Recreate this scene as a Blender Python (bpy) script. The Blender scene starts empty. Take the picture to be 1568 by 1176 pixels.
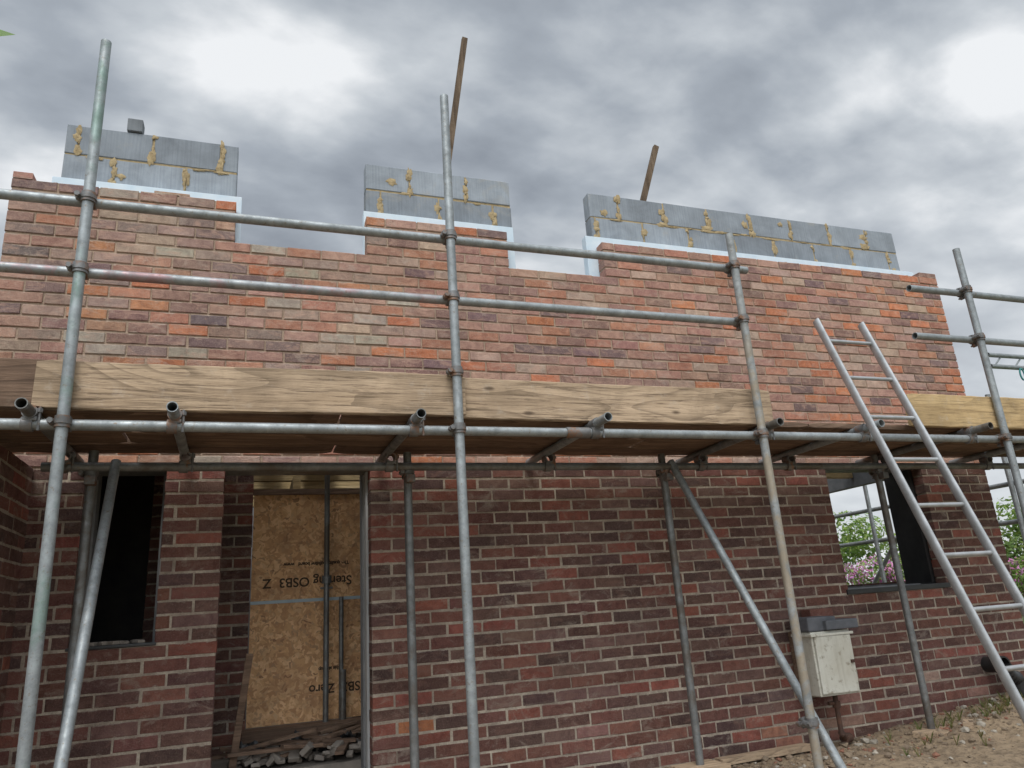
import bpy, bmesh, math, random
import numpy as np
from mathutils import Vector, Matrix, noise
random.seed(7); np.random.seed(7)
rnd=random.random
def U(a,b): return random.uniform(a,b)
scene=bpy.context.scene
scene.view_settings.view_transform='Standard'
scene.view_settings.look='None'
scene.view_settings.exposure=0
BASE=0.525; K=0.0708

# ------------------------------------------------------------------ helpers
def link(ob,parent=None):
    scene.collection.objects.link(ob)
    if parent: ob.parent=parent
    return ob
def empty(name,loc=(0,0,0)):
    e=bpy.data.objects.new(name,None); link(e); return e
def mesh_ob(name,verts,faces,mat,parent=None,smooth=False,cols=None,recalc=True):
    me=bpy.data.meshes.new(name); me.from_pydata([tuple(v) for v in verts],[],faces)
    if recalc:
        bm=bmesh.new(); bm.from_mesh(me); bmesh.ops.recalc_face_normals(bm,faces=bm.faces); bm.to_mesh(me); bm.free()
    if cols is not None:
        a=me.color_attributes.new(name='bcol',type='FLOAT_COLOR',domain='POINT')
        a.data.foreach_set('color',np.array(cols,dtype=np.float32).ravel())
    if smooth: me.polygons.foreach_set('use_smooth',[True]*len(me.polygons))
    me.materials.append(mat)
    return link(bpy.data.objects.new(name,me),parent)
class MB:
    def __init__(s): s.v=[];s.f=[];s.c=[]
    def add(s,v,f,c=None):
        n=len(s.v); s.v+=[tuple(p) for p in v]; s.f+=[tuple(i+n for i in q) for q in f]
        if c is not None: s.c+=[c]*len(v)
    def box(s,a,b,c=None,bev=0.0,M=None):
        x0,y0,z0=a;x1,y1,z1=b
        if bev<=0:
            v=[(x0,y0,z0),(x1,y0,z0),(x1,y1,z0),(x0,y1,z0),(x0,y0,z1),(x1,y0,z1),(x1,y1,z1),(x0,y1,z1)]
            f=[(0,3,2,1),(4,5,6,7),(0,1,5,4),(1,2,6,5),(2,3,7,6),(3,0,4,7)]
        else:
            bm=bmesh.new(); bmesh.ops.create_cube(bm,size=1)
            for q in bm.verts: q.co=Vector(((x0+x1)/2+q.co.x*(x1-x0),(y0+y1)/2+q.co.y*(y1-y0),(z0+z1)/2+q.co.z*(z1-z0)))
            bmesh.ops.bevel(bm,geom=bm.edges[:],offset=bev,segments=2,affect='EDGES',profile=0.6)
            bm.verts.index_update()
            v=[q.co.copy() for q in bm.verts]; f=[tuple(w.index for w in q.verts) for q in bm.faces]; bm.free()
        if M is not None: v=[M@Vector(p) for p in v]
        s.add(v,f,c)
    def tube(s,p0,p1,r,ri=None,n=20,c=None):
        p0=Vector(p0);p1=Vector(p1);d=(p1-p0).normalized()
        a=d.orthogonal().normalized(); b=d.cross(a)
        ring=lambda p,r:[p+(a*math.cos(2*math.pi*i/n)+b*math.sin(2*math.pi*i/n))*r for i in range(n)]
        if ri is None:
            v=ring(p0,r)+ring(p1,r); f=[(i,(i+1)%n,n+(i+1)%n,n+i) for i in range(n)]+[tuple(range(n)),tuple(range(2*n-1,n-1,-1))]
        else:
            v=ring(p0,r)+ring(p1,r)+ring(p1,ri)+ring(p0,ri); f=[]
            for k in range(4):
                k2=(k+1)%4
                f+=[(k*n+i,k*n+(i+1)%n,k2*n+(i+1)%n,k2*n+i) for i in range(n)]
        s.add(v,f,c)
    def ob(s,name,mat,parent=None,smooth=False,recalc=True):
        o=mesh_ob(name,s.v,s.f,mat,parent,False,s.c if s.c else None,recalc)
        if smooth:
            me=o.data
            me.polygons.foreach_set('use_smooth',[len(p.vertices)==4 for p in me.polygons])
            try: me.set_sharp_from_angle(angle=math.radians(40))
            except Exception: pass
        return o

# ------------------------------------------------------------------ materials
def newmat(name):
    m=bpy.data.materials.new(name); m.use_nodes=True
    nt=m.node_tree; b=nt.nodes['Principled BSDF']
    return m,nt,b
def N(nt,t,**k):
    n=nt.nodes.new(t)
    for a,v in k.items(): setattr(n,a,v)
    return n
def ramp(nt,src,stops):
    r=nt.nodes.new('ShaderNodeValToRGB'); e=r.color_ramp.elements
    while len(e)<len(stops): e.new(0.5)
    for i,(p,c) in enumerate(stops):
        e[i].position=p; e[i].color=(c[0],c[1],c[2],1) if not isinstance(c,(int,float)) else (c,c,c,1)
    nt.links.new(src,r.inputs[0]); return r
def mixc(nt,fac,a,b,mode='MIX'):
    m=nt.nodes.new('ShaderNodeMix'); m.data_type='RGBA'; m.blend_type=mode
    for s,i in ((fac,0),(a,6),(b,7)):
        if isinstance(s,(int,float)): m.inputs[i].default_value=s
        elif isinstance(s,tuple): m.inputs[i].default_value=(s[0],s[1],s[2],1)
        else: nt.links.new(s,m.inputs[i])
    return m.outputs[2]
def math_(nt,op,a,b=None,c=None):
    m=N(nt,'ShaderNodeMath',operation=op)
    for i,s in enumerate((a,b,c)):
        if s is None: continue
        if isinstance(s,(int,float)): m.inputs[i].default_value=s
        else: nt.links.new(s,m.inputs[i])
    return m.outputs[0]
def coord(nt,scale=(1,1,1),out='Object',rnd_off=False):
    t=nt.nodes.new('ShaderNodeTexCoord'); m=nt.nodes.new('ShaderNodeMapping'); m.inputs['Scale'].default_value=scale
    nt.links.new(t.outputs[out],m.inputs[0])
    if rnd_off:
        oi=nt.nodes.new('ShaderNodeObjectInfo'); mu=N(nt,'ShaderNodeMath',operation='MULTIPLY'); mu.inputs[1].default_value=37
        nt.links.new(oi.outputs['Random'],mu.inputs[0]); nt.links.new(mu.outputs[0],m.inputs['Location'])
    return m.outputs[0]
def noisen(nt,vec,scale,detail=6,rough=0.6,dist=0):
    n=N(nt,'ShaderNodeTexNoise'); n.inputs['Scale'].default_value=scale; n.inputs['Detail'].default_value=detail
    n.inputs['Roughness'].default_value=rough; n.inputs['Distortion'].default_value=dist
    nt.links.new(vec,n.inputs['Vector']); return n.outputs['Fac']
def bump(nt,b,h,strength=0.5,dist=0.01):
    n=nt.nodes.new('ShaderNodeBump'); n.inputs['Strength'].default_value=strength; n.inputs['Distance'].default_value=dist
    nt.links.new(h,n.inputs['Height']); nt.links.new(n.outputs[0],b.inputs['Normal'])
def zpos(nt):
    g=N(nt,'ShaderNodeNewGeometry'); sx=N(nt,'ShaderNodeSeparateXYZ'); nt.links.new(g.outputs['Position'],sx.inputs[0]); return sx.outputs['Z']
def zfac(nt,a,b):
    mr=N(nt,'ShaderNodeMapRange'); mr.inputs['From Min'].default_value=a; mr.inputs['From Max'].default_value=b; nt.links.new(zpos(nt),mr.inputs['Value']); return mr.outputs[0]

def brick_mat():
    m,nt,b=newmat('rustic_brick')
    at=N(nt,'ShaderNodeAttribute',attribute_name='bcol')
    v=coord(nt); base=at.outputs['Color']
    n1=noisen(nt,v,16,7,0.72,0.8); n2=noisen(nt,v,130,4,0.7); n3=noisen(nt,v,2.2,4,0.6); n5=noisen(nt,coord(nt,(1,1,2.2)),8,5,0.65,1.2)
    c=mixc(nt,ramp(nt,n1,[(0.38,0.0),(0.66,0.8)]).outputs[0],base,mixc(nt,1.0,base,(0.52,0.47,0.50),'MULTIPLY'))
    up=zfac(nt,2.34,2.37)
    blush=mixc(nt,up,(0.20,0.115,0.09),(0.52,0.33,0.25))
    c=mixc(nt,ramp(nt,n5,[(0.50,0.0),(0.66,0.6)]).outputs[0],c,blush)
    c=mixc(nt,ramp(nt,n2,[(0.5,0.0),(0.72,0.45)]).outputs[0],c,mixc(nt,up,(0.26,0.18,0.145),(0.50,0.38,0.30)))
    n4=noisen(nt,coord(nt,(1,1,1.7)),6,7,0.75,1.0)
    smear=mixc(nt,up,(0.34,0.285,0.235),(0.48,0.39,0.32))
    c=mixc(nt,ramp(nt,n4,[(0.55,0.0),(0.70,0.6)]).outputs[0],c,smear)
    # mortar pulled over the arrises next to each bed joint
    fr=math_(nt,'FRACT',math_(nt,'DIVIDE',math_(nt,'SUBTRACT',zpos(nt),BASE-2*K+0.005),K))
    e=math_(nt,'MULTIPLY',math_(nt,'ABSOLUTE',math_(nt,'SUBTRACT',fr,0.5)),2.0)
    n6=noisen(nt,coord(nt,(0.55,0.55,1)),26,6,0.72,0.4)
    mm=math_(nt,'MULTIPLY_ADD',n6,1.9,e)
    c=mixc(nt,ramp(nt,math_(nt,'SUBTRACT',mm,1.0),[(0.80,0.0),(0.93,0.8)]).outputs[0],c,smear)
    c=mixc(nt,ramp(nt,n3,[(0.45,0.0),(0.7,0.30)]).outputs[0],c,mixc(nt,1.0,c,(0.6,0.57,0.57),'MULTIPLY'))
    nt.links.new(c,b.inputs['Base Color']); b.inputs['Roughness'].default_value=0.92
    b.inputs['Specular IOR Level'].default_value=0.2
    bump(nt,b,math_(nt,'ADD',n1,n2),0.8,0.008); return m
def mortar_mat():
    m,nt,b=newmat('mortar')
    v=coord(nt); n1=noisen(nt,v,7,7,0.7); n2=noisen(nt,v,90,5,0.7); n3=noisen(nt,v,1.6,5,0.65)
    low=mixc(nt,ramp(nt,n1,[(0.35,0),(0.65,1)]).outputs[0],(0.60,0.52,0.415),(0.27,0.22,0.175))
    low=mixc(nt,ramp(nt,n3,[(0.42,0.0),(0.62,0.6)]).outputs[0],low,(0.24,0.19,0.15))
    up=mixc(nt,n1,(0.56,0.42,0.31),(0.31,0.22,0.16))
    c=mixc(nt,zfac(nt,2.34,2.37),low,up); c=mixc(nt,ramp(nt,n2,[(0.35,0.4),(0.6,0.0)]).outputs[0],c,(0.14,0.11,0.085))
    nt.links.new(c,b.inputs['Base Color']); b.inputs['Roughness'].default_value=0.97
    bump(nt,b,n2,0.9,0.008); return m
def block_mat():
    m,nt,b=newmat('aerated_block')
    v=coord(nt); n1=noisen(nt,v,4,6,0.65,0.5); n2=noisen(nt,v,150,3,0.6)
    n3=noisen(nt,coord(nt,(90,90,2.0)),1.0,3,0.5)
    at=N(nt,'ShaderNodeAttribute',attribute_name='bcol')
    c=mixc(nt,1.0,at.outputs['Color'],ramp(nt,n1,[(0.3,0.72),(0.7,1.15)]).outputs[0],'MULTIPLY')
    c=mixc(nt,ramp(nt,n3,[(0.38,0.30),(0.55,0.0)]).outputs[0],c,mixc(nt,1.0,c,(0.6,0.62,0.66),'MULTIPLY'))
    n4=noisen(nt,v,2.6,7,0.7,1.0)
    c=mixc(nt,ramp(nt,n4,[(0.58,0.0),(0.68,0.35)]).outputs[0],c,(0.36,0.33,0.27))
    nt.links.new(c,b.inputs['Base Color']); b.inputs['Roughness'].default_value=0.95
    bump(nt,b,math_(nt,'ADD',n3,n2),0.4,0.003); return m
def simple(name,c1,c2,scale=10,rough=0.8,metal=0.0,bs=0.3,bd=0.004,stretch=(1,1,1),spec=0.3,dist=0.0):
    m,nt,b=newmat(name); v=coord(nt,stretch); n=noisen(nt,v,scale,7,0.65,dist)
    c=ramp(nt,n,[(0.3,c1),(0.7,c2)]).outputs[0]
    nt.links.new(c,b.inputs['Base Color']); b.inputs['Roughness'].default_value=rough; b.inputs['Metallic'].default_value=metal
    b.inputs['Specular IOR Level'].default_value=spec
    if bs: bump(nt,b,n,bs,bd)
    return m
def galv_mat(name,base=(0.36,0.39,0.40),paint=None,amt=(0.5,0.6),metal=0.5,rough=0.5,pscale=3.0,pmax=0.85,zr=None):
    m,nt,b=newmat(name); v=coord(nt); n=noisen(nt,v,18,7,0.7); n2=noisen(nt,v,55,4,0.7); n3=noisen(nt,v,5,6,0.7)
    c=mixc(nt,ramp(nt,n,[(0.35,0),(0.7,1)]).outputs[0],base,tuple(x*0.6 for x in base))
    c=mixc(nt,ramp(nt,n3,[(0.45,0),(0.7,0.6)]).outputs[0],c,tuple(x*0.40 for x in base))
    c=mixc(nt,ramp(nt,n2,[(0.58,0),(0.68,0.8)]).outputs[0],c,(0.20,0.16,0.12))
    if paint:
        p=noisen(nt,coord(nt,(1,1,1)),pscale,6,0.7,0.5)
        r=ramp(nt,p,[(amt[0],0),(amt[1],pmax)]).outputs[0]
        if zr: r=math_(nt,'MULTIPLY',r,zfac(nt,*zr))
        c=mixc(nt,r,c,paint)
    nt.links.new(c,b.inputs['Base Color']); b.inputs['Metallic'].default_value=metal
    rr=ramp(nt,n,[(0.3,rough-0.12),(0.7,rough+0.2)]); nt.links.new(rr.outputs[0],b.inputs['Roughness'])
    bump(nt,b,n2,0.15,0.002); return m
def wood_mat(name,c1,c2,dark=(0.10,0.07,0.048),axis='x',rough=0.88,grain=1.0):
    m,nt,b=newmat(name)
    def st(l,a): return {'x':(l,a,a),'y':(a,l,a),'z':(a,a,l)}[axis]
    n1=noisen(nt,coord(nt,st(0.6,9),rnd_off=True),2.2,6,0.65,0.6)
    n2=noisen(nt,coord(nt,st(3.0,70),rnd_off=True),1.3,5,0.75,0.15)
    nb=noisen(nt,coord(nt,st(0.9,20),rnd_off=True),1.5,5,0.72,0.7); n3=noisen(nt,coord(nt),2.5,6,0.65,0.6); n5=noisen(nt,coord(nt),14,6,0.75,0.3)
    c=mixc(nt,ramp(nt,n1,[(0.36,0),(0.64,1)]).outputs[0],c1,c2)
    # growth ring bands from a folded low frequency field
    ring=math_(nt,'FRACT',math_(nt,'MULTIPLY',noisen(nt,coord(nt,st(0.45,3.2),rnd_off=True),1.1,2,0.4,0.3),14.0))
    c=mixc(nt,ramp(nt,ring,[(0.0,0.0),(0.75,0.15*grain),(0.93,0.6*grain)]).outputs[0],c,tuple(x*0.45 for x in c2))
    c=mixc(nt,ramp(nt,nb,[(0.36,0.6*grain),(0.48,0)]).outputs[0],c,tuple(x*0.42 for x in c2))
    c=mixc(nt,ramp(nt,n2,[(0.38,0.7*grain),(0.48,0)]).outputs[0],c,dark)
    c=mixc(nt,ramp(nt,n3,[(0.46,0),(0.68,0.6)]).outputs[0],c,tuple(x*0.5 for x in c2))
    c=mixc(nt,ramp(nt,n5,[(0.56,0),(0.72,0.35)]).outputs[0],c,(0.52,0.46,0.39) if c1[0]>0.4 else (0.25,0.21,0.17))
    vo=N(nt,'ShaderNodeTexVoronoi')
    nt.links.new(coord(nt,st(1.2,3.0),rnd_off=True),vo.inputs['Vector']); vo.inputs['Scale'].default_value=2.0
    c=mixc(nt,ramp(nt,vo.outputs['Distance'],[(0.04,0.85),(0.09,0)]).outputs[0],c,dark)
    nt.links.new(c,b.inputs['Base Color']); b.inputs['Roughness'].default_value=rough; b.inputs['Specular IOR Level'].default_value=0.2
    bump(nt,b,math_(nt,'ADD',nb,n2),0.7,0.005); return m
def osb_mat():
    m,nt,b=newmat('osb_board')
    v=coord(nt,(1,1,1)); vo=N(nt,'ShaderNodeTexVoronoi'); vo.inputs['Scale'].default_value=44
    wn=noisen(nt,v,5,5,0.6)
    mp=N(nt,'ShaderNodeVectorMath',operation='ADD'); nt.links.new(v,mp.inputs[0])
    n0=N(nt,'ShaderNodeTexNoise'); n0.inputs['Scale'].default_value=16; nt.links.new(v,n0.inputs['Vector'])
    sc=N(nt,'ShaderNodeVectorMath',operation='SCALE'); sc.inputs['Scale'].default_value=0.13; nt.links.new(n0.outputs['Color'],sc.inputs[0]); nt.links.new(sc.outputs[0],mp.inputs[1])
    nt.links.new(mp.outputs[0],vo.inputs['Vector'])
    sep=N(nt,'ShaderNodeSeparateColor'); nt.links.new(vo.outputs['Color'],sep.inputs[0])
    c=ramp(nt,sep.outputs[0],[(0.0,(0.50,0.26,0.12)),(0.5,(0.70,0.41,0.20)),(0.85,(0.84,0.55,0.30)),(1.0,(0.32,0.16,0.08))]).outputs[0]
    c=mixc(nt,ramp(nt,wn,[(0.5,0),(0.7,0.55)]).outputs[0],c,(0.34,0.18,0.09))
    nt.links.new(c,b.inputs['Base Color']); b.inputs['Roughness'].default_value=0.7; bump(nt,b,sep.outputs[1],0.3,0.003); return m
def leaf_mat(name,c1,c2):
    m,nt,b=newmat(name); oi=noisen(nt,coord(nt),3.0,3,0.6); at=N(nt,'ShaderNodeAttribute',attribute_name='bcol')
    c=mixc(nt,ramp(nt,oi,[(0.35,0),(0.65,1)]).outputs[0],c1,c2); c=mixc(nt,1.0,c,at.outputs['Color'],'MULTIPLY')
    nt.links.new(c,b.inputs['Base Color']); b.inputs['Roughness'].default_value=0.55
    tr=N(nt,'ShaderNodeBsdfTranslucent'); nt.links.new(c,tr.inputs['Color']); mx=N(nt,'ShaderNodeMixShader'); mx.inputs[0].default_value=0.35
    out=nt.nodes['Material Output']; nt.links.new(b.outputs[0],mx.inputs[1]); nt.links.new(tr.outputs[0],mx.inputs[2]); nt.links.new(mx.outputs[0],out.inputs[0]); return m

M_brick=brick_mat(); M_mortar=mortar_mat(); M_block=block_mat()
M_glue=simple('mortar_snots',(0.46,0.36,0.21),(0.27,0.20,0.11),25,0.95,bs=0.8,bd=0.01)
M_insul=simple('insulation_board',(0.50,0.62,0.72),(0.66,0.73,0.78),8,0.6,bs=0.1)
M_galv=galv_mat('galvanised_tube')
M_galv_d=galv_mat('galvanised_tube_old',(0.25,0.26,0.26),(0.12,0.10,0.08),(0.5,0.62))
M_green=galv_mat('galvanised_green_paint',(0.36,0.39,0.40),(0.15,0.27,0.21),(0.52,0.64),pscale=2.6,pmax=0.5)
M_mud=galv_mat('muddy_tube',(0.36,0.38,0.38),(0.32,0.26,0.18),(0.42,0.56),metal=0.35,rough=0.6,pscale=7,pmax=0.75,zr=(3.3,2.7))
M_pink=galv_mat('red_paint_tube',(0.36,0.38,0.39),(0.38,0.16,0.17),(0.50,0.62),pscale=5,pmax=0.5)
M_coup=galv_mat('forged_coupler',(0.22,0.22,0.22),(0.24,0.12,0.06),(0.5,0.62),metal=0.5,rough=0.55,pscale=12)
M_toe=wood_mat('weathered_board',(0.56,0.42,0.29),(0.43,0.315,0.21))
M_toe_new=wood_mat('newer_board',(0.62,0.45,0.24),(0.50,0.35,0.18),grain=0.6)
M_deck=wood_mat('deck_board',(0.27,0.18,0.125),(0.17,0.11,0.078))
M_pale=wood_mat('pale_timber',(0.68,0.53,0.30),(0.56,0.41,0.21),grain=0.5)
M_batten=wood_mat('timber_batten',(0.20,0.145,0.10),(0.13,0.09,0.06),axis='z')
M_osb=osb_mat()
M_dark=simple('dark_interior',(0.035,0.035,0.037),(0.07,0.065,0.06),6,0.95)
M_grey=simple('grey_blockwork',(0.16,0.165,0.17),(0.25,0.25,0.25),10,0.95)
M_conc=simple('concrete_floor',(0.17,0.15,0.13),(0.30,0.26,0.22),7,0.95,bs=0.5,bd=0.02)
M_black=simple('black_plastic',(0.012,0.012,0.013),(0.03,0.03,0.03),10,0.4,bs=0.1,spec=0.5)
M_white=simple('white_plastic',(0.36,0.37,0.37),(0.50,0.50,0.49),6,0.5,bs=0.0)
M_rust=simple('rusty_iron',(0.11,0.055,0.035),(0.05,0.035,0.03),20,0.85)
M_alu=simple('aluminium',(0.50,0.51,0.52),(0.32,0.33,0.33),12,0.45,metal=0.65,bs=0.05)
M_ink=simple('board_print',(0.05,0.035,0.025),(0.08,0.055,0.04),20,0.9,bs=0)
M_slate=simple('dark_slate',(0.07,0.075,0.085),(0.13,0.135,0.15),9,0.7)
M_tape=simple('blue_tape',(0.35,0.45,0.52),(0.45,0.55,0.6),9,0.5,bs=0)
def box_mat():
    m,nt,b=newmat('weathered_cream_paint'); v=coord(nt); n=noisen(nt,v,4,7,0.7,0.8); n2=noisen(nt,v,22,6,0.75); n3=noisen(nt,coord(nt,(12,12,1)),2,5,0.6)
    c=ramp(nt,n,[(0.3,(0.56,0.56,0.50)),(0.7,(0.44,0.42,0.35))]).outputs[0]
    c=mixc(nt,ramp(nt,n2,[(0.56,0),(0.66,0.75)]).outputs[0],c,(0.20,0.17,0.12))
    c=mixc(nt,ramp(nt,n3,[(0.5,0),(0.7,0.4)]).outputs[0],c,(0.28,0.25,0.19))
    nt.links.new(c,b.inputs['Base Color']); b.inputs['Roughness'].default_value=0.6; bump(nt,b,n2,0.2,0.003); return m
M_box=box_mat()

# ------------------------------------------------------------------ brick generator
P=0.213; J=0.0100; D=4.4
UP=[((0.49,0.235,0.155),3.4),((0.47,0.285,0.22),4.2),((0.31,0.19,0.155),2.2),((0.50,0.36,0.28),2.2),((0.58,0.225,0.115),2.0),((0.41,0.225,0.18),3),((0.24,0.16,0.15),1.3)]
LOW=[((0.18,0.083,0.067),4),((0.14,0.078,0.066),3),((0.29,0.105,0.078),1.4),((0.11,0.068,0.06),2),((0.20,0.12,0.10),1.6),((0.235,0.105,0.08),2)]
def pick(pal):
    t=U(0,sum(w for _,w in pal))
    for c,w in pal:
        t-=w
        if t<=0: break
    f=U(0.86,1.14); return (c[0]*f,c[1]*f*U(0.95,1.05),c[2]*f*U(0.95,1.05),1)
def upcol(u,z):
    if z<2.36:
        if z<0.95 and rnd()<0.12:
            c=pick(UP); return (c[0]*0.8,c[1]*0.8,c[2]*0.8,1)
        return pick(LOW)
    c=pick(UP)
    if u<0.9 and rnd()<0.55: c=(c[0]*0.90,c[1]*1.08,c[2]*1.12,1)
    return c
def masonry(name,place,u0,u1,base,top,openings,K,P,J,depth,colf,mat,mmat,parent,recess=lambda z:0.006,cham=0.0035,jit=0.0014,off=0.0):
    B=MB(); Mo=MB(); n=int(round((top-base)/K))
    for k in range(n):
        z0=base+k*K; z1=z0+K; zm=(z0+z1)/2
        iv=[(u0,u1)]
        for (a,b,c,d) in openings:
            if c<zm<d:
                nv=[]
                for s,e in iv:
                    if b<=s or a>=e: nv.append((s,e)); continue
                    if a>s: nv.append((s,a))
                    if b<e: nv.append((b,e))
                iv=nv
        o=off+(P/2 if k%2 else 0)+U(-0.006,0.006)*(P<0.3)
        for s,e in iv:
            i=math.floor((s-o)/P); cuts=[s]
            while o+i*P<e:
                x=o+i*P
                if x>s+0.035 and x<e-0.035: cuts.append(x+U(-0.004,0.004))
                i+=1
            cuts.append(e)
            for a,b in zip(cuts[:-1],cuts[1:]):
                if b-a<0.02: continue
                a2=a+(U(-0.002,0.003) if a==s else J*U(0.35,0.7)); b2=b-(U(-0.002,0.003) if b==e else J*U(0.35,0.7))
                zz0=z0+J*U(0.8,1.3); zz1=z1+U(-0.0015,0.001)
                dw=U(-0.003,0.002)
                rings=[]
                tl=U(-0.0015,0.0015)
                for (ins,w) in ((0,-depth),(0,-cham),(cham,0)):
                    for (p,q,sg) in ((a2+ins,zz0+ins,-1),(b2-ins,zz0+ins,1),(b2-ins,zz1-ins,1),(a2+ins,zz1-ins,-1)):
                        j=jit if w>-depth else 0
                        rings.append(place(p+U(-j,j),q+U(-j,j)+sg*tl,w+(dw if w>-depth else 0)))
                f=[(3,2,1,0),(8,9,10,11)]
                for rr in (0,4):
                    for t in range(4): f.append((rr+t,rr+(t+1)%4,rr+4+(t+1)%4,rr+4+t))
                B.add(rings,f,colf((a+b)/2,zm))
            rc=recess(zm)
            q=[(s+0.004,z0),(e-0.004,z0),(e-0.004,z1),(s+0.004,z1)]
            if k==n-1: q=[(s+0.004,z0),(e-0.004,z0),(e-0.004,z1-0.004),(s+0.004,z1-0.004)]
            v=[place(p,z,-rc) for p,z in q]+[place(p,z,-depth+0.006) for p,z in q]
            Mo.add(v,[(0,1,2,3),(7,6,5,4),(0,4,5,1),(1,5,6,2),(2,6,7,3),(3,7,4,0)])
    B.ob(name,mat,parent); Mo.ob(name+'_mortar',mmat,parent)

bldg=empty('brick_building')
HEAD=BASE+26*K
ops=[(-0.15,0.665,BASE+46*K-0.01,9),(1.65,2.40,BASE+46*K-0.01,9),(-0.83,-0.44,1.44,HEAD),(-0.14,0.67,0,HEAD),(4.06,5.0,1.44,HEAD)]
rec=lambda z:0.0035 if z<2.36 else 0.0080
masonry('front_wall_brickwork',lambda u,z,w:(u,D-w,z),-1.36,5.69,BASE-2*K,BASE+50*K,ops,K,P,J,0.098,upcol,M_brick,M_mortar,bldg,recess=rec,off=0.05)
masonry('return_wall_brickwork',lambda u,z,w:(-1.07+w,u,z),3.55,D-0.002,BASE-2*K,HEAD,[],K,P,J,0.098,upcol,M_brick,M_mortar,bldg,recess=rec,off=0.02)
masonry('return_wall_end_brickwork',lambda u,z,w:(u,3.548-w,z),-1.5,-1.07,BASE-2*K,HEAD,[],K,P,J,0.098,upcol,M_brick,M_mortar,bldg,recess=rec,off=0.02)
B=MB()
ZT=BASE+50*K
for (a,b) in ((-1.36,-1.26),(5.50,5.69)):
    B.box((a,D+0.002,ZT+0.003),(b,D+0.09,ZT+0.045),pick(UP),0.004)
B.box((-0.62,D+0.004,ZT+0.002),(-0.42,D+0.095,ZT+0.02),(0.47,0.30,0.2,1),0.004)
B.ob('loose_top_bricks',M_brick,bldg)
m=MB()
def lump(x,y,z,s):
    bm=bmesh.new(); bmesh.ops.create_icosphere(bm,subdivisions=1,radius=s)
    for q in bm.verts: q.co=Vector((q.co.x*U(0.9,2.2),q.co.y*U(0.7,1.3),q.co.z*U(0.3,0.7)))
    bm.verts.index_update(); m.add([q.co+Vector((x,y,z)) for q in bm.verts],[tuple(w.index for w in q.verts) for q in bm.faces]); bm.free()
for _ in range(190):
    x=U(-1.3,5.6); zt=ZT
    if -0.15<x<0.665 or 1.65<x<2.40: zt=BASE+46*K
    if any(abs(x-e)<0.03 for e in (-0.15,0.665,1.65,2.40)): continue
    lump(x,D+U(0.012,0.085),zt+0.001,U(0.004,0.012))
m.ob('mortar_droppings',M_mortar,bldg)

def cells(xs,zs,ops,y0,y1,name,mat):
    m=MB()
    for a,b in zip(xs[:-1],xs[1:]):
        for c,d in zip(zs[:-1],zs[1:]):
            xm=(a+b)/2; zm=(c+d)/2
            if any(o[0]<xm<o[1] and o[2]<zm<o[3] for o in ops): continue
            m.box((a,y0,c),(b,y1,d))
    return m.ob(name,mat,bldg)
iops=[(-0.80,-0.47,1.45,HEAD+0.02),(-0.155,0.65,0,HEAD+0.02),(4.09,4.97,1.49,HEAD+0.02)]
cells([-1.30,-0.80,-0.47,-0.155,0.65,4.09,4.97,5.60],[0.4,1.45,1.49,HEAD+0.02,3.745],iops,4.60,4.70,'inner_leaf_lower',M_grey)
BK=0.215
def bcol(u,z):
    f=U(0.78,1.14); return (0.28*f,0.31*f,0.345*f,1)
bops=[(-0.16,0.69,0,9),(1.77,2.43,0,9),(5.53,9,0,9)]
masonry('inner_leaf_blocks',lambda u,z,w:(u,4.6-w,z),-1.17,5.53,3.745,3.745+4*BK,bops,BK,0.42,0.012,0.098,bcol,M_block,M_glue,bldg,
        recess=lambda z:0.0055,cham=0.004,jit=0.0015,off=-0.05)
m=MB()
for a,b in ((-1.19,-0.12),(0.66,1.74),(2.32,5.56)):
    m.box((a,4.505,3.3),(b,4.575,4.165),None,0.003)
m.box((-0.12,4.51,3.3),(0.66,4.57,3.79)); m.box((1.74,4.51,3.3),(2.32,4.57,3.79))
m.ob('cavity_insulation',M_insul,bldg)
m=MB()
for a,b in ((-0.145,0.66),(1.655,2.395)):
    m.box((a,4.44,3.786),(b,4.50,3.797),None,0.002)
m.ob('damp_proof_strip',M_black,bldg)
m=MB()
m.box((0.658,4.502,0.72),(0.672,4.598,HEAD)); m.box((-0.448,4.502,1.46),(-0.432,4.598,HEAD)); m.box((4.048,4.502,1.48),(4.062,4.598,HEAD))
m.ob('cavity_closers',M_white,bldg)
m=MB()
for a,b in ((-0.95,-0.33),(-0.27,0.80),(3.93,5.12)):
    m.box((a,4.403,HEAD-0.004),(b,4.60,HEAD+0.003))
m.ob('steel_lintels',M_galv_d,bldg)
m=MB(); m.box((4.04,4.39,1.446),(5.02,4.62,1.482),None,0.004); m.box((-0.84,4.395,1.446),(-0.43,4.62,1.462),None,0.004)
m.box((4.955,4.49,1.49),(4.985,4.74,HEAD))
m.ob('window_sill_dpc',M_black,bldg)
m=MB()
def splat(cx,cz,y,rx,rz,h):
    n=14; v=[(cx,y-h,cz)]
    for ring,s in ((0.55,0.8),(1.0,0.0)):
        for i in range(n):
            a=2*math.pi*i/n; q=ring*U(0.6,1.25)
            v.append((cx+math.cos(a)*rx*q,y-h*s*U(0.4,1.1)+ (0.001 if s==0 else 0),cz+math.sin(a)*rz*q))
    f=[(0,1+i,1+(i+1)%n) for i in range(n)]+[(1+i,1+n+i,1+n+(i+1)%n,1+(i+1)%n) for i in range(n)]
    m.add(v,f)
def okx(x,mg): return not any(a-mg<x<b+mg for a,b,_,_ in bops) and x>-1.17+mg
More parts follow.
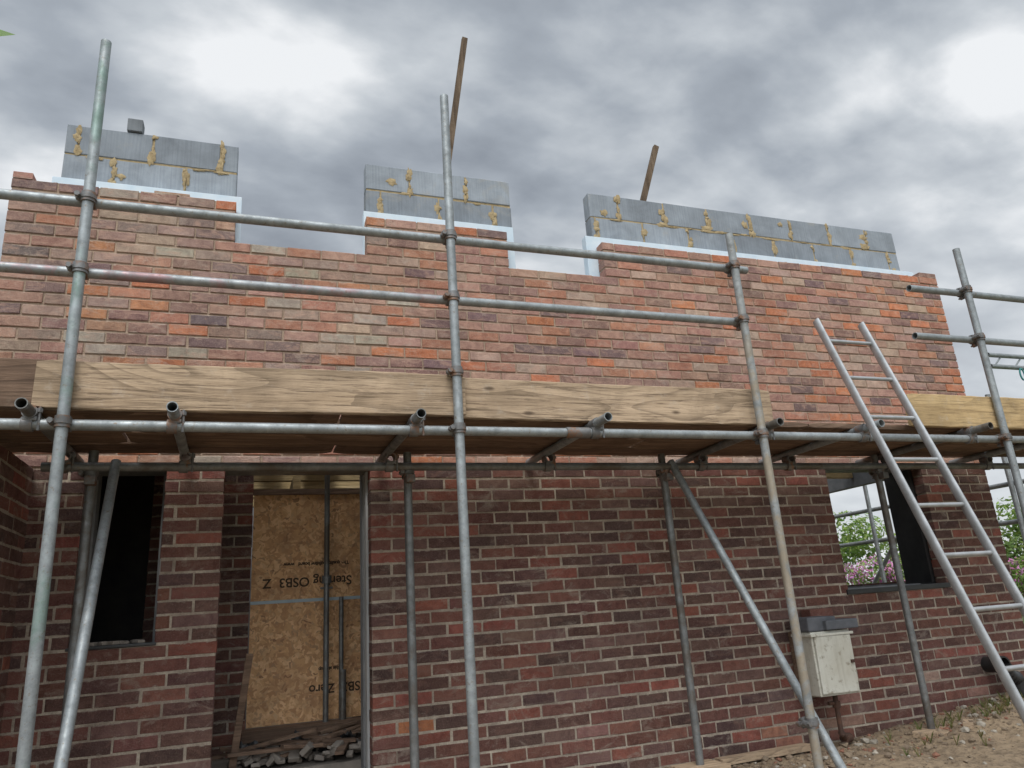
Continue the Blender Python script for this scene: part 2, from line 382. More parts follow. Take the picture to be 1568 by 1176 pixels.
for k in (2,3):
    z0=3.745+k*BK; o=-0.05+(0.21 if k%2 else 0)
    for i in range(-4,15):
        x=o+i*0.42
        if not okx(x,0.03): continue
        for _ in range(random.randint(5,9)): splat(x+U(-0.015,0.015),z0+U(0.02,0.20),4.5975,U(0.008,0.024),U(0.012,0.05),U(0.003,0.006))
        if rnd()<0.7 and okx(x,0.12): splat(x+U(-0.05,0.05),z0+U(-0.01,0.04),4.5975,U(0.03,0.06),U(0.015,0.035),U(0.004,0.007))
        if rnd()<0.35 and okx(x,0.2): splat(x+U(-0.13,0.13),z0+U(0.05,0.16),4.5975,U(0.02,0.05),U(0.02,0.04),U(0.003,0.005))
    for _ in range(30):
        x=U(-1.1,5.4)
        if not okx(x,0.10): continue
        splat(x,z0+U(-0.008,0.008),4.5975,U(0.03,0.09),U(0.005,0.014),0.004)
m.ob('block_mortar_smears',M_glue,bldg,smooth=True)
m=MB(); m.box((-0.835,4.585,4.61),(-0.745,4.67,4.70),(0.18,0.195,0.21,1),0.005); m.ob('stray_half_block',M_block,bldg)

def ycells(x0,x1,ys,zs,ops,name,mat):
    m=MB()
    for a,b in zip(ys[:-1],ys[1:]):
        for c,d in zip(zs[:-1],zs[1:]):
            if any(o[0]<(a+b)/2<o[1] and o[2]<(c+d)/2<o[3] for o in ops): continue
            m.box((x0,a,c),(x1,b,d))
    return m.ob(name,mat,bldg)
masonry('side_wall_brickwork',lambda u,z,w:(5.69+w,u,z),4.50,8.4,BASE-2*K,BASE+50*K,[(5.15,7.4,1.5,2.42)],K,P,J,0.098,upcol,M_brick,M_mortar,bldg,recess=lambda z:0.006)
ycells(5.49,5.585,[4.702,5.15,7.4,8.4],[0.4,1.5,2.42,3.9],[(5.15,7.4,1.5,2.42)],'side_wall_inner_leaf',M_grey)
m=MB(); m.box((-1.36,8.3,0.4),(5.48,8.4,3.7)); m.box((-1.36,4.72,0.4),(-1.26,8.3,3.7)); m.ob('rear_wall',M_grey,bldg)
masonry('partition_brickwork',lambda u,z,w:(u,5.3-w,z),-0.6,0.02,BASE+2*K,BASE+30*K,[],K,P,J,0.098,lambda u,z:pick(LOW),M_brick,M_mortar,bldg,recess=lambda z:0.004,off=0.02)
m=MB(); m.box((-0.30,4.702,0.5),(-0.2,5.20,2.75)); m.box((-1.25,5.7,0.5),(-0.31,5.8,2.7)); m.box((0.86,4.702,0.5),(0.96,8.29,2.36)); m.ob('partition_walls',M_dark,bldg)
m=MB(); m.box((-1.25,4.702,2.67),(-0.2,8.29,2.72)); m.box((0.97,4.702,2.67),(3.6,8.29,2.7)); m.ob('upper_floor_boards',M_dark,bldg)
m=MB()
for i,y in enumerate((5.55,5.9,6.3,6.8)):
    m.box((-0.19,y,2.50),(0.97,y+0.05,2.66),None,0.003)
m.box((0.35,5.4,2.662),(0.60,8.2,2.68)); m.box((0.05,5.4,2.662),(0.2,8.2,2.68))
m.box((0.28,5.36,2.40),(0.33,8.2,2.499))
for y in (4.95,5.6,6.4,7.2): m.box((3.6,y,2.50),(5.48,y+0.05,2.66),None,0.003)
m.ob('floor_joists',M_pale,bldg)
m=MB(); m.box((-1.25,4.702,0.4),(5.48,8.29,0.74)); m.box((-0.135,4.41,0.4),(0.665,4.70,0.70)); m.ob('floor_slab',M_conc,bldg)
m=MB(); m.box((0.025,5.33,0.90),(0.85,5.348,1.648),None,0.002); m.box((0.025,5.33,1.655),(0.85,5.348,2.385),None,0.002); m.ob('osb_sheets',M_osb,bldg)
m=MB(); m.box((0.025,5.322,1.642),(0.85,5.329,1.662)); m.ob('joint_tape',M_tape,bldg)
m=MB(); m.box((0.0,5.12,0.84),(0.855,5.30,0.90),None,0.004); m.box((0.0,5.315,2.36),(0.86,5.328,2.40),None,0.002); m.ob('threshold_timber',M_deck,bldg)
m=MB()
m.tube((0.50,5.22,0.9),(0.50,5.22,2.5),0.018,0.014,16); m.tube((0.50,5.22,1.75),(0.50,5.22,1.80),0.032,None,12); m.tube((0.46,5.22,1.72),(0.54,5.22,1.72),0.007,None,8)
m.tube((0.60,5.25,0.9),(0.60,5.25,1.66),0.015,0.011,12)
m.tube((0.61,5.25,0.9),(0.61,5.25,1.2),0.022,0.018,12)
m.ob('adjustable_props',M_galv_d,bldg,smooth=True)
def txt(body,x,z,size):
    c=bpy.data.curves.new('board_lettering','FONT'); c.body=body; c.size=size; c.extrude=0.0003; c.offset=0.0015
    o=bpy.data.objects.new('board_lettering',c); link(o,bldg); o.location=(x,5.3290,z); o.rotation_euler=(math.pi/2,math.pi,0); c.materials.append(M_ink)
txt('Sterling OSB3  Z',0.68,1.80,0.085); txt('The quality building board   www',0.66,1.90,0.032); txt('OSB3  Zero',0.80,1.115,0.080); txt('this side up',0.60,1.22,0.030)
m=MB()
for _ in range(130):
    x=U(-0.05,0.82);y=U(4.72,5.15); s=U(0.008,0.035)
    Mt=Matrix.Translation((x,y,0.745+U(0,0.07)+s*0.5))@Matrix.Rotation(U(0,3.1),4,'Z')@Matrix.Rotation(U(-0.8,0.8),4,'X')
    m.box((-s*U(0.7,1.4),-s,-s*0.5),(s*U(0.7,1.6),s,s*0.5),None,s*0.2,Mt)
for _ in range(26):
    x=U(-0.8,-0.48); s=U(0.006,0.02); Mt=Matrix.Translation((x,U(4.42,4.55),1.463+s*0.5))@Matrix.Rotation(U(0,3.1),4,'Z')
    m.box((-s*1.3,-s,-s*0.5),(s*1.3,s,s*0.5),None,s*0.2,Mt)
m.ob('masonry_offcuts',M_conc,bldg)
m=MB()
for _ in range(16):
    L=U(0.2,0.6); Mt=Matrix.Translation((U(0.1,0.7),U(4.72,5.1),U(0.80,0.89)))@Matrix.Rotation(U(-0.6,0.6)+ (1.5 if rnd()<0.25 else 0),4,'Z')@Matrix.Rotation(U(-0.25,0.25),4,'Y')
    m.box((-L/2,-0.025,-0.009),(L/2,0.025,0.009),None,0.002,Mt)
Mt=Matrix.Translation((-0.045,4.82,0.74))@Matrix.Rotation(0.12,4,'Y')
m.box((-0.02,-0.04,0),(0.02,0.04,0.62),None,0.003,Mt)
m.ob('timber_offcuts',M_deck,bldg)
n=60; vv=[];ff=[]
for i in range(n):
    for j in range(n):
        x=-0.05+0.90*i/(n-1); y=4.85+0.45*j/(n-1)
        z=0.74+0.14*abs(noise.fractal(Vector((x*6,y*7,2)),0.7,2.2,5))+0.01
        vv.append((x+0.02*noise.noise(Vector((x*9,y*9,7))),y,z))
for i in range(n-1):
    for j in range(n-1): ff.append((i*n+j,(i+1)*n+j,(i+1)*n+j+1,i*n+j+1))
mesh_ob('polythene_sheet',vv,ff,M_black,bldg)

# ------------------------------------------------------------------ scaffolding
sc=empty('scaffolding'); R=0.0232; SY=3.35
def tube(name,p0,p1,mat=M_galv,r=R):
    m=MB(); m.tube(p0,p1,r,r-0.0038,24); return m.ob(name,mat,sc,smooth=True)
G=0.42
tube('standard_1',(-0.735,SY,G),(-0.735,SY,4.245),M_green)
tube('standard_2',(0.94,SY,G),(0.94,SY,4.26))
tube('standard_3',(2.70,SY,G),(2.70,SY,3.60),M_mud)
tube('standard_4',(4.59,SY,G),(4.59,SY,3.70),M_galv)
for i,x in enumerate((-0.75,0.84,2.50,4.26)):
    tube('inner_standard_%d'%i,(x,4.12,G),(x,4.12,2.40),M_galv_d)
RY=SY+0.047
tube('guard_rail_top',(-1.7,RY,3.392),(2.82,RY,3.392),M_galv)
tube('guard_rail_mid_a',(-1.7,RY,3.043),(0.92,RY,3.043),M_pink)
tube('guard_rail_mid_b',(0.92,RY,3.043),(2.71,RY,3.043),M_galv)
tube('guard_rail_end_top',(4.12,RY,3.385),(6.6,RY,3.385)); tube('guard_rail_end_mid',(4.07,RY,3.04),(6.6,RY,3.04))
LZ=2.352
tube('ledger_a',(-1.7,RY,LZ),(1.58,RY,LZ)); tube('ledger_b',(1.583,RY,LZ),(6.6,RY,LZ),M_galv)
tube('ledger_sleeve',(1.52,RY,LZ),(1.65,RY,LZ),M_coup,0.0285)
IZ=2.31
tube('inner_ledger',(-0.96,4.075,IZ),(6.4,4.075,IZ),M_galv_d)
TX=[-0.86,-0.32,0.735,1.69,2.76,3.46,4.33,5.3]
for i,x in enumerate(TX):
    tube('transom_%d'%i,(x,3.24+U(-0.02,0.02),LZ+0.047),(x+U(-0.02,0.02),4.37,LZ+0.040),M_galv if i%2 else M_galv_d)
def ext(a,b,t0,t1):
    a=Vector(a);b=Vector(b); return a+(b-a)*t0,a+(b-a)*t1
a,b=ext((2.545,4.06,2.30),(2.775,3.41,0.855),-0.03,1.30); tube('raking_brace_a',a,b)
a,b=ext((-0.64,4.06,2.30),(-0.625,3.41,1.07),-0.03,1.45); tube('raking_brace_b',a,b)
for y in (5.0,6.75,8.2): tube('gable_standard',(6.75,y,G),(6.75,y,3.2),M_galv)
for z in (1.98,2.33): tube('gable_ledger',(6.79,4.3,z),(6.79,8.6,z),M_galv)
tube('gable_brace',(6.83,6.1,2.4),(6.83,7.6,0.9),M_galv)
for z in (3.50,3.62): tube('beam_chord',(6.9,5.0,z),(9.4,5.0,z),M_galv)
tube('gable_outer_standard',(8.6,5.0,G),(8.6,5.0,3.9),M_galv)
m=MB()
for i in range(9): m.tube((6.95+i*0.28,5.0,3.50),(7.09+i*0.28,5.0,3.62),0.008,None,8)
m.ob('beam_lacing',M_galv,sc)
m=MB()
for i in range(14):
    a=2*math.pi*i/14;b=2*math.pi*(i+1)/14
    m.tube((7.27+0.030*math.cos(a),4.97,3.42+0.06*math.sin(a)),(7.27+0.030*math.cos(b),4.97,3.42+0.06*math.sin(b)),0.008,None,8)
m.ob('lifting_sling',simple('turquoise_paint',(0.04,0.20,0.20),(0.06,0.28,0.27),9,0.5,bs=0),sc)
cm=MB()
def coupler(p,ax1,ax2):
    p=Vector(p); ax1=Vector(ax1).normalized(); ax2=Vector(ax2).normalized(); q=p+Vector((0,0.047,0))
    for c,a in ((p,ax1),(q,ax2)):
        cm.tube(c-a*0.024,c+a*0.024,R+0.007,R-0.001,18)
        cm.tube(c-a*0.010,c+a*0.010,R+0.011,R,18)
    for c,a,s in ((p,ax1,1),(q,ax2,-1)):
        sd=a.cross(Vector((0,1,0))).normalized()*s
        o=c+sd*(R+0.016)
        cm.tube(o-Vector((0,0.030,0)),o+Vector((0,0.026,0)),0.0065,None,8)
        cm.tube(o-Vector((0,0.036,0)),o-Vector((0,0.020,0)),0.0125,None,6)
        cm.tube(o-Vector((0,0.012,0)),o+Vector((0,0.012,0)),0.014,None,10)
    cm.box((-0.022,-0.012,-0.022),(0.022,0.012,0.022),None,0.004,Matrix.Translation((p+q)/2))
for px in (-0.735,0.94,2.70,4.59):
    for z in (3.392,3.043,LZ): coupler((px,SY,z),(0,0,1),(1,0,0))
for x in TX:
    for (y,z) in ((RY,LZ),(4.075,IZ)):
        cm.tube((x-0.03,y,z),(x+0.012,y,z),R+0.008,R-0.001,18)
        cm.box((x-0.024,y-0.030,z+0.01),(x+0.028,y+0.030,z+0.028),None,0.004)
        cm.tube((x+0.034,y-0.02,z-0.03),(x+0.034,y-0.02,z+0.07),0.006,None,8)
        cm.tube((x+0.034,y-0.02,z+0.045),(x+0.034,y-0.02,z+0.062),0.012,None,6)
        cm.tube((x,y-0.034,z+0.047),(x,y+0.034,z+0.047),R+0.006,R-0.001,18)
for x in (-0.75,0.84,2.50,4.26):
    coupler((x,4.098,IZ-0.03),(0,0,1),(1,0,0)); cm.box((x-0.02,4.05,IZ-0.09),(x+0.03,4.10,IZ-0.045),None,0.006)
coupler((2.705,3.35,0.86),(0,0,1),(0.2,-0.3,-1)); coupler((-0.735,3.35,1.02),(0,0,1),(0,-0.3,-1))
coupler((0.94,3.35,2.64),(0,0,1),(1,0,0))
cm.ob('couplers',M_coup,sc,smooth=True)
def board(name,x0,x1,y0,y1,z0,z1,mat,warp=0.006):
    nx=max(2,int((x1-x0)/0.05)); v=[];f=[]; ph=U(0,50)
    for i in range(nx+1):
        x=x0+(x1-x0)*i/nx; dz=warp*noise.noise(Vector((x*0.8,ph,0))); dy=warp*noise.noise(Vector((x*0.7,0,ph)))
        e=lambda k:0.004*noise.noise(Vector((x*9,ph,k)))
        endc=0.008 if i in (0,nx) else 0
        b=0.004
        pts=[(y0+b,z0),(y1-b,z0),(y1,z0+b),(y1,z1-b),(y1-b,z1),(y0+b,z1),(y0,z1-b),(y0,z0+b)]
        for k,(y,z) in enumerate(pts):
            zc=(z0+z1)/2; z=z+(endc if z<zc else -endc)
            v.append((x+(e(k+9)*2 if i in(0,nx) else 0),y+dy+e(k),z+dz+e(k+4)))
    for i in range(nx):
        for k in range(8): f.append((i*8+k,i*8+(k+1)%8,(i+1)*8+(k+1)%8,(i+1)*8+k))
    f.append(tuple(range(8))); f.append(tuple(nx*8+k for k in range(7,-1,-1)))
    return mesh_ob(name,v,f,mat,sc)
board('toe_board_a',-2.4,-0.735,3.385,3.42,2.423,2.632,M_deck)
board('toe_board_b',-0.86,0.985,3.378,3.414,2.420,2.630,M_toe)
board('toe_board_c',0.935,2.85,3.418,3.452,2.424,2.633,M_toe)
board('toe_board_d',3.86,6.7,3.38,3.416,2.425,2.637,M_toe_new)
wd=0.214
for r in range(4):
    y0=3.38+r*0.224; st=-2.4-U(0,1)
    while st<6.6:
        L=U(2.4,3.6); e=min(st+L,6.7)
        if r>0: board('deck_board',st,e,y0,y0+wd,2.421+U(-0.002,0.002),2.457,M_deck,0.004)
        else: board('deck_board',st,e,y0+0.085,y0+wd,2.421,2.455,M_deck,0.004)
        st+=L+0.012
m=MB()
for x,y,a in ((0.84,4.12,0.2),(2.50,4.12,0.1),(4.26,4.10,0.5),(2.70,3.35,0.1),(-0.75,4.12,0),(-0.735,3.35,0),(0.94,3.35,0.2),(4.59,3.35,0.1)):
    m.box((-0.14,-0.10,-0.018),(0.14,0.10,0.018),None,0.003,Matrix.Translation((x,y,0.560))@Matrix.Rotation(a,4,'Z'))
m.box((-0.35,-0.04,-0.018),(0.35,0.04,0.018),None,0.003,Matrix.Translation((3.05,4.26,0.55))@Matrix.Rotation(0.06,4,'Z'))
m.box((-0.13,-0.03,-0.012),(0.13,0.03,0.012),None,0.003,Matrix.Translation((4.45,4.0,0.60))@Matrix.Rotation(0.7,4,'Z'))
m.ob('sole_boards',M_toe,sc)

# ------------------------------------------------------------------ ladder
ld=empty('ladder'); m=MB()
def ly(z): return 3.285+0.345*(z-2.39)
for x in (3.43,3.80):
    a=Vector((x,ly(0.52),0.52)); b=Vector((x,ly(3.165),3.165)); d=(b-a).normalized(); nrm=Vector((1,0,0)).cross(d)
    nseg=14; v=[]
    for p in (a,b):
        for i in range(nseg):
            t=2*math.pi*i/nseg; v.append(p+Vector((1,0,0))*math.cos(t)*0.0135+nrm*math.sin(t)*0.028)
    m.add(v,[(i,(i+1)%nseg,nseg+(i+1)%nseg,nseg+i) for i in range(nseg)]+[tuple(range(nseg)),tuple(range(2*nseg-1,nseg-1,-1))])
m.ob('stiles',M_alu,ld,smooth=True); m=MB()
z=3.005
while z>0.6:
    m.tube((3.42,ly(z),z),(3.81,ly(z),z),0.0125,None,14); z-=0.276
m.ob('rungs',M_alu,ld,smooth=True)
m=MB()
for x in (3.43,3.80): m.box((x-0.022,ly(0.52)-0.03,0.50),(x+0.022,ly(0.52)+0.04,0.57),None,0.006)
m.ob('feet',M_black,ld)

for i,(t,bt) in enumerate((((1.58,4.9,6.16),(1.22,4.9,3.9)),((3.32,4.9,5.38),(2.72,4.9,3.7)))):
    t=Vector(t);bt=Vector(bt);d=(t-bt); L=d.length; q=d.to_track_quat('Z','Y')
    m=MB(); m.box((-0.019,-0.024,0),(0.019,0.024,L),None,0.003,Matrix.Translation(bt)@q.to_matrix().to_4x4())
    m.ob('timber_prop',M_batten)

# ------------------------------------------------------------------ meter box
mb=empty('meter_box')
m=MB(); m.box((3.44,4.135,0.845),(3.755,4.30,1.235),None,0.008); m.ob('cabinet',M_box,mb)
m=MB(); m.box((3.452,4.120,0.858),(3.742,4.134,1.205),None,0.006,Matrix.Translation((3.6,4.12,1))@Matrix.Rotation(0.012,4,'Y')@Matrix.Translation((-3.6,-4.12,-1))); m.ob('door',M_box,mb)
m=MB(); m.box((3.72-0.012,4.108,1.03),(3.72+0.012,4.119,1.05),None,0.002); m.ob('latch',M_rust,mb)
m=MB(); m.box((3.425,4.115,1.205),(3.77,4.31,1.222),None,0.004); m.ob('lid_strip',M_box,mb)
m=MB(); m.box((3.43,4.13,1.237),(3.66,4.31,1.325),None,0.01,); m.box((3.55,4.10,1.241),(3.81,4.27,1.300),None,0.008); m.ob('loose_dark_bricks',M_slate,mb)
m=MB(); m.box((3.60,4.29,1.24),(3.79,4.385,1.37),(0.20,0.09,0.07,1),0.005); m.ob('loose_red_brick',M_brick,mb)
m=MB(); m.box((3.47,4.30,0.87),(3.73,4.392,1.235),None,0.004); m.ob('backing_board',M_deck,mb)
m=MB(); m.tube((3.62,4.22,0.60),(3.62,4.22,0.845),0.016,None,14); m.tube((3.62,4.22,0.76),(3.62,4.22,0.80),0.026,None,8); m.tube((3.56,4.22,0.79),(3.62,4.22,0.79),0.012,None,10)
m.tube((3.62,4.22,0.61),(3.70,4.28,0.55),0.022,None,12); m.tube((3.66,4.25,0.57),(3.75,4.31,0.56),0.030,None,12)
m.ob('gas_pipe',M_rust,mb,smooth=True)

wp=empty('waste_pipe'); m=MB()
m.tube((5.20,4.43,0.885),(5.20,4.28,0.885),0.055,0.049,22); m.tube((5.20,4.31,0.885),(5.20,4.25,0.885),0.062,0.05,22)
prev=None
for i in range(8):
    t=i/7*math.pi/2; p=Vector((5.20+0.10*(1-math.cos(t)),4.26,0.885-0.10*math.sin(t)))
    if prev: m.tube(prev,p,0.052,None,20)
    prev=p
m.tube((5.30,4.26,0.79),(5.32,4.26,0.50),0.052,None,20)
m.ob('pipe_run',M_black,wp,smooth=True)

# ------------------------------------------------------------------ ground
def gz(x,y):
    z=0.525
    if -3<x<14 and -2<y<4.4 or x>5.7:
        z+=0.03*noise.fractal(Vector((x*1.3,y*1.3,0)),0.8,2.1,5)
        z+=0.16*math.exp(-((x-4.75)**2/0.35+(y-4.15)**2/0.12))*(0.7+0.6*noise.noise(Vector((x*4,y*4,3))))
        z+=0.07*math.exp(-((x-5.6)**2/0.6+(y-3.9)**2/0.3))
        z+=0.016*noise.noise(Vector((x*14,y*14,5)))+0.010*noise.noise(Vector((x*33,y*33,5)))
    return z
def axis(a,b,step,far):
    c=list(np.arange(a,b,step)); q=step; x=b; up=[]
    while x<far: up.append(x); q*=1.35; x+=q
    dn=[]; x=a; q=step
    while x>-far: q*=1.35; x-=q; dn.append(x)
    return dn[::-1]+c+up+[far*1.5]
xs=axis(1,6.4,0.022,400); yy=axis(2.8,4.6,0.022,400)
vv=[(x,y,gz(x,y)) for x in xs for y in yy]; ny=len(yy)
ff=[(i*ny+j,(i+1)*ny+j,(i+1)*ny+j+1,i*ny+j+1) for i in range(len(xs)-1) for j in range(ny-1)]
def ground_mat():
    m,nt,b=newmat('dry_soil'); v=coord(nt); n1=noisen(nt,v,2.5,8,0.65); n2=noisen(nt,v,30,6,0.7); n3=noisen(nt,v,7,6,0.7)
    c=ramp(nt,n1,[(0.3,(0.25,0.185,0.12)),(0.5,(0.34,0.255,0.165)),(0.7,(0.185,0.135,0.09))]).outputs[0]
    c=mixc(nt,ramp(nt,n2,[(0.48,0),(0.62,0.7)]).outputs[0],c,(0.12,0.085,0.055))
    c=mixc(nt,ramp(nt,n3,[(0.52,0),(0.66,0.5)]).outputs[0],c,(0.13,0.095,0.06))
    g=N(nt,'ShaderNodeNewGeometry'); ln=N(nt,'ShaderNodeVectorMath',operation='LENGTH'); nt.links.new(g.outputs['Position'],ln.inputs[0])
    mr=N(nt,'ShaderNodeMapRange'); mr.inputs['From Min'].default_value=8.5; mr.inputs['From Max'].default_value=10; nt.links.new(ln.outputs['Value'],mr.inputs['Value'])
    c=mixc(nt,mr.outputs[0],c,mixc(nt,n1,(0.06,0.10,0.03),(0.10,0.14,0.045)))
    nt.links.new(c,b.inputs['Base Color']); b.inputs['Roughness'].default_value=0.97; bump(nt,b,n2,0.9,0.025); return m
mesh_ob('ground',vv,ff,ground_mat(),None,smooth=True,recalc=False)
m=MB()
for _ in range(2300):
    x=U(1.5,6.2); y=4.36-abs(random.gauss(0,0.4))
    if x>4.0 and rnd()<0.5: x=random.gauss(4.9,0.45); y=4.1+random.gauss(0,0.18)
    if y>4.36 and x<5.7: y=4.33
    s=min(0.034,0.003+random.expovariate(170)); z=gz(x,y)
    bm=bmesh.new(); bmesh.ops.create_icosphere(bm,subdivisions=1,radius=s)
    for q in bm.verts: q.co=Vector((q.co.x*U(0.7,1.4),q.co.y*U(0.7,1.3),q.co.z*U(0.4,1.0)))
    bm.verts.index_update()
    m.add([q.co+Vector((x,y,z+s*0.2)) for q in bm.verts],[tuple(w.index for w in q.verts) for q in bm.faces],random.choice([(0.25,0.19,0.13,1),(0.20,0.15,0.10,1),(0.22,0.165,0.115,1),(0.22,0.165,0.115,1),(0.27,0.13,0.085,1),(0.38,0.34,0.28,1)])); bm.free()
rm,nt,b=newmat('rubble_stone'); at=N(nt,'ShaderNodeAttribute',attribute_name='bcol'); nn=noisen(nt,coord(nt),40,5,0.6)
nt.links.new(mixc(nt,1.0,at.outputs['Color'],ramp(nt,nn,[(0.3,0.6),(0.7,1.1)]).outputs[0],'MULTIPLY'),b.inputs['Base Color']); b.inputs['Roughness'].default_value=0.95
m.ob('rubble',rm)
m=MB()
for _ in range(90):
    cx=random.gauss(4.85,0.5); cy=4.2-abs(random.gauss(0,0.25))
    for _ in range(9):
        a=U(0,6.28); h=U(0.03,0.08); dx=math.cos(a)*h*0.6; dy=math.sin(a)*h*0.6; z=gz(cx,cy); w_=0.002
        m.add([(cx-w_,cy,z),(cx+w_,cy,z),(cx+dx*0.5+w_*0.6,cy+dy*0.5,z+h*0.7),(cx+dx,cy+dy,z+h),(cx+dx*0.5-w_*0.6,cy+dy*0.5,z+h*0.7)],[(0,1,2,3,4)],random.choice([(1.0,0.9,0.6,1),(0.6,0.9,0.4,1)]))
m.ob('dry_weeds',leaf_mat('straw',(0.24,0.20,0.11),(0.17,0.18,0.07)),recalc=False)

# ------------------------------------------------------------------ vegetation
def leaves(mb,blobs,n,size):
    for _ in range(n):
        c,r=random.choice(blobs)
        d=Vector((random.gauss(0,1),random.gauss(0,1),random.gauss(0,1))).normalized()
        rr=r*(U(0.55,1.0)**0.5)*(1+0.25*noise.noise(d*2.5+Vector(c)))
        p=Vector(c)+Vector((d.x,d.y,d.z*0.85))*rr
        s=size*U(0.6,1.3); nrm=(d+Vector((U(-1,1),U(-1,1),U(-0.3,1)))).normalized(); a=nrm.orthogonal().normalized(); a.rotate(Matrix.Rotation(U(0,6.28),3,nrm)); b2=nrm.cross(a)
        sh=0.55+0.6*(rr/r)**2*U(0.6,1.1)+0.15*d.z
        yl=U(0.85,1.2)
        mb.add([p-a*s,p+b2*s*0.42-nrm*s*0.1,p+a*s,p-b2*s*0.42-nrm*s*0.1,p+nrm*s*0.08],[(0,1,4),(1,2,4),(2,3,4),(3,0,4)],(sh*yl,sh,sh*0.9,1))
M_leaf=leaf_mat('hedge_leaf',(0.14,0.24,0.05),(0.25,0.36,0.09)); M_leaf2=leaf_mat('tree_leaf',(0.10,0.18,0.04),(0.19,0.27,0.07))
M_bark=simple('bark',(0.09,0.07,0.05),(0.15,0.12,0.09),12,0.95,bs=0.8,bd=0.02,stretch=(1,1,0.3))
def limb(mb,p0,p1,r0,r1,n=9):
    p0=Vector(p0);p1=Vector(p1); d=(p1-p0).normalized();a=d.orthogonal().normalized();b2=d.cross(a); v=[]
    for k in range(4):
        t=k/3; p=p0.lerp(p1,t)+Vector((U(-1,1),U(-1,1),0))*r0*0.3*(1 if 0<k<3 else 0); r=r0+(r1-r0)*t
        v+=[p+(a*math.cos(2*math.pi*i/n)+b2*math.sin(2*math.pi*i/n))*r for i in range(n)]
    mb.add(v,[(k*n+i,k*n+(i+1)%n,(k+1)*n+(i+1)%n,(k+1)*n+i) for k in range(3) for i in range(n)])
hb=MB(); bl=[]
for i in range(46):
    t=i/45; x=8.6+7.0*t+U(-0.3,0.3); y=14.0-5.5*t+U(-0.5,0.5)
    bl.append(((x,y,1.0+U(0,0.5)),U(0.5,0.8))); bl.append(((x+U(-.3,.3),y,2.05+U(-0.3,0.5)),U(0.3,0.55)))
leaves(hb,bl,30000,0.05); hb.ob('garden_hedge',M_leaf,recalc=False)
hb=MB(); bl=[]
for i in range(20): bl.append(((10.7+U(-0.6,1.2),7.6+U(-0.8,0.8),1.0+U(0,1.85)),U(0.35,0.6)))
leaves(hb,bl,14000,0.045); hb.ob('laurel_bush',M_leaf2,recalc=False)
hb=MB(); fb=MB(); bl=[((8.0+0.35*i+U(-.1,.1),9.5-0.28*i,1.52+U(-0.08,0.10)),U(0.28,0.38)) for i in range(7)]+[((8.0+0.35*i,9.5-0.28*i,0.95),0.5) for i in range(7)]
fs=empty('flowering_shrub'); leaves(hb,bl,7000,0.035); hb.ob('foliage',M_leaf,fs,recalc=False)
leaves(fb,[(c,r*1.10) for c,r in bl[:7]],3000,0.034); fb.ob('blossom',leaf_mat('pink_blossom',(0.50,0.13,0.42),(0.66,0.33,0.62)),fs,recalc=False)
t=empty('overhanging_tree'); mb=MB(); lb=MB()
limb(mb,(-1.75,1.5,0.4),(-1.6,1.5,2.2),0.06,0.04); limb(mb,(-1.6,1.5,2.2),(-1.0,1.5,2.8),0.03,0.012); limb(mb,(-1.6,1.5,2.2),(-1.9,1.2,3.0),0.03,0.012); limb(mb,(-1.0,1.5,2.8),(-0.545,1.5,2.725),0.008,0.002)
leaves(lb,[((-1.2,1.5,2.9),0.42),((-1.7,1.4,3.0),0.5),((-1.5,1.7,2.6),0.4)],1500,0.03)
p=Vector((-0.525,1.5,2.708)); lb.add([p+Vector((-0.03,0,0.006)),p+Vector((0,0.004,0.012)),p+Vector((0.030,0,0.002)),p+Vector((-0.002,-0.004,-0.014)),p],[(0,1,4),(1,2,4),(2,3,4),(3,0,4)],(1.0,1.0,0.9,1))
mb.ob('branches',M_bark,t,smooth=True); lb.ob('leaf_spray',leaf_mat('near_leaf',(0.10,0.2,0.03),(0.14,0.26,0.05)),t,recalc=False)

# ------------------------------------------------------------------ world: overcast sky
w=bpy.data.worlds.new('World'); scene.world=w; w.use_nodes=True; nt=w.node_tree
bg=nt.nodes['Background']; out=nt.nodes['World Output']
sky=nt.nodes.new('ShaderNodeTexSky'); sky.sky_type='NISHITA'; sky.sun_disc=False
sky.sun_elevation=math.radians(58); sky.sun_rotation=math.radians(202)
nt.links.new(sky.outputs[0],bg.inputs[0]); bg.inputs[1].default_value=0.09
tc=nt.nodes.new('ShaderNodeTexCoord'); sp=nt.nodes.new('ShaderNodeSeparateXYZ'); nt.links.new(tc.outputs['Generated'],sp.inputs[0])
mz=N(nt,'ShaderNodeMath',operation='MAXIMUM'); mz.inputs[1].default_value=0.0; nt.links.new(sp.outputs['Z'],mz.inputs[0])
az=N(nt,'ShaderNodeMath',operation='ADD'); az.inputs[1].default_value=0.22; nt.links.new(mz.outputs[0],az.inputs[0])
dv=N(nt,'ShaderNodeVectorMath',operation='DIVIDE'); nt.links.new(tc.outputs['Generated'],dv.inputs[0])
cb=nt.nodes.new('ShaderNodeCombineXYZ'); nt.links.new(az.outputs[0],cb.inputs[0]); nt.links.new(az.outputs[0],cb.inputs[1]); cb.inputs[2].default_value=1e6
nt.links.new(cb.outputs[0],dv.inputs[1])
mp=nt.nodes.new('ShaderNodeMapping'); mp.inputs['Rotation'].default_value=(0,0,math.radians(-20)); mp.inputs['Scale'].default_value=(1.0,1.35,1); mp.inputs['Location'].default_value=(5.3,2.4,0)
nt.links.new(dv.outputs[0],mp.inputs[0])
n1=noisen(nt,mp.outputs[0],1.25,4,0.5,0.2); n2=noisen(nt,mp.outputs[0],3.6,7,0.50,0.1)
ad=math_(nt,'MULTIPLY_ADD',n1,0.68,math_(nt,'MULTIPLY',n2,0.50))
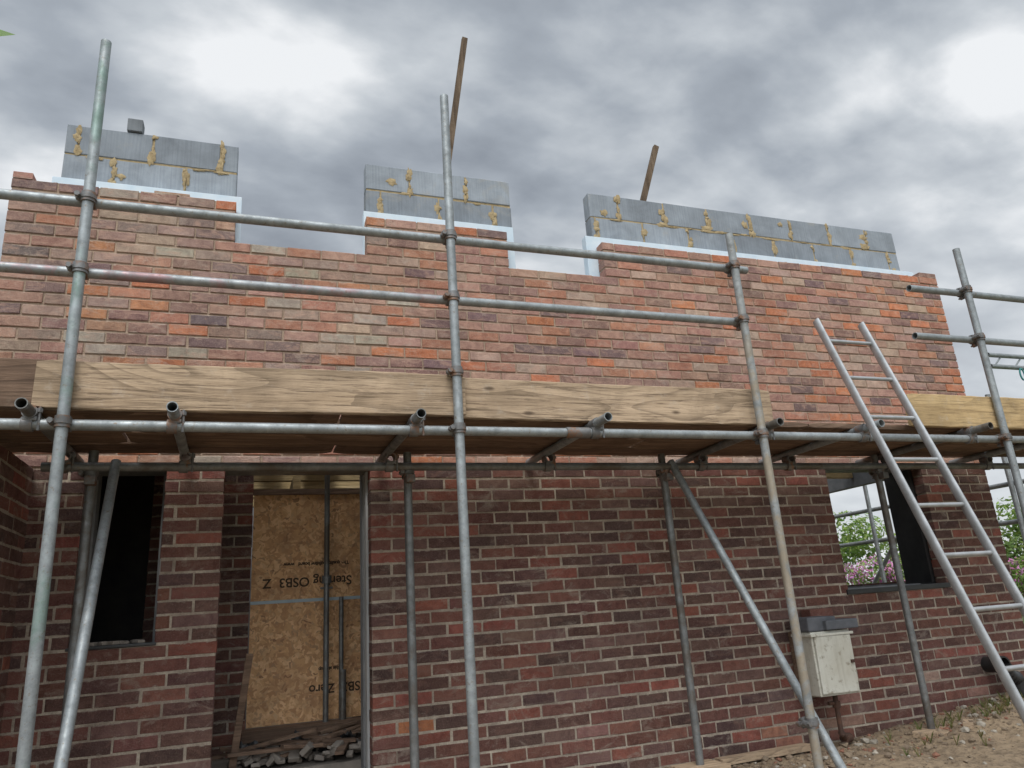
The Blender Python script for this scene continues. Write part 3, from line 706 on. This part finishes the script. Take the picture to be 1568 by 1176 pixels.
cr=ramp(nt,ad,[(0.45,(0.27,0.30,0.345)),(0.55,(0.40,0.44,0.49)),(0.63,(0.60,0.64,0.68)),(0.71,(0.92,0.94,0.96))])
hz=N(nt,'ShaderNodeMapRange'); hz.inputs['From Min'].default_value=0.05; hz.inputs['From Max'].default_value=0.50; hz.inputs['To Min'].default_value=0.75; hz.inputs['To Max'].default_value=0.0; nt.links.new(sp.outputs['Z'],hz.inputs['Value'])
cc=mixc(nt,hz.outputs[0],cr.outputs[0],(0.78,0.81,0.84))
dt=N(nt,'ShaderNodeVectorMath',operation='DOT_PRODUCT'); nt.links.new(tc.outputs['Generated'],dt.inputs[0])
dt.inputs[1].default_value=(-0.20,-0.52,0.83)
mr=N(nt,'ShaderNodeMapRange'); mr.inputs['From Min'].default_value=0.45; mr.inputs['From Max'].default_value=1.0; mr.inputs['To Min'].default_value=1.0; mr.inputs['To Max'].default_value=3.5; nt.links.new(dt.outputs['Value'],mr.inputs['Value'])
bg2=nt.nodes.new('ShaderNodeBackground'); nt.links.new(cc,bg2.inputs[0]); nt.links.new(mr.outputs[0],bg2.inputs[1])
ms=nt.nodes.new('ShaderNodeMixShader'); ms.inputs[0].default_value=0.93; nt.links.new(bg.outputs[0],ms.inputs[1]); nt.links.new(bg2.outputs[0],ms.inputs[2]); nt.links.new(ms.outputs[0],out.inputs[0])
sl=bpy.data.lights.new('sun','SUN'); sl.energy=1.5; sl.angle=math.radians(22); sl.color=(1.0,0.96,0.90)
so=bpy.data.objects.new('sun',sl); link(so)
dirv=Vector((-0.25,-0.60,1.05)).normalized(); so.rotation_euler=dirv.to_track_quat('Z','Y').to_euler()

# ------------------------------------------------------------------ camera
f=1131.0
Z=Vector((-254,3699,-f)).normalized(); X=Vector((3246,-123,-f)); X=(X-Z*X.dot(Z)).normalized(); Y=Z.cross(X)
Rm=Matrix((X,Y,Z)).to_4x4()
cam=bpy.data.cameras.new('camera'); co=bpy.data.objects.new('camera',cam); link(co)
cam.sensor_width=36; cam.lens=f/1568*36; cam.clip_end=2000; cam.clip_start=0.05
co.matrix_world=Matrix.Translation((0,0,1.5))@Rm
scene.camera=co
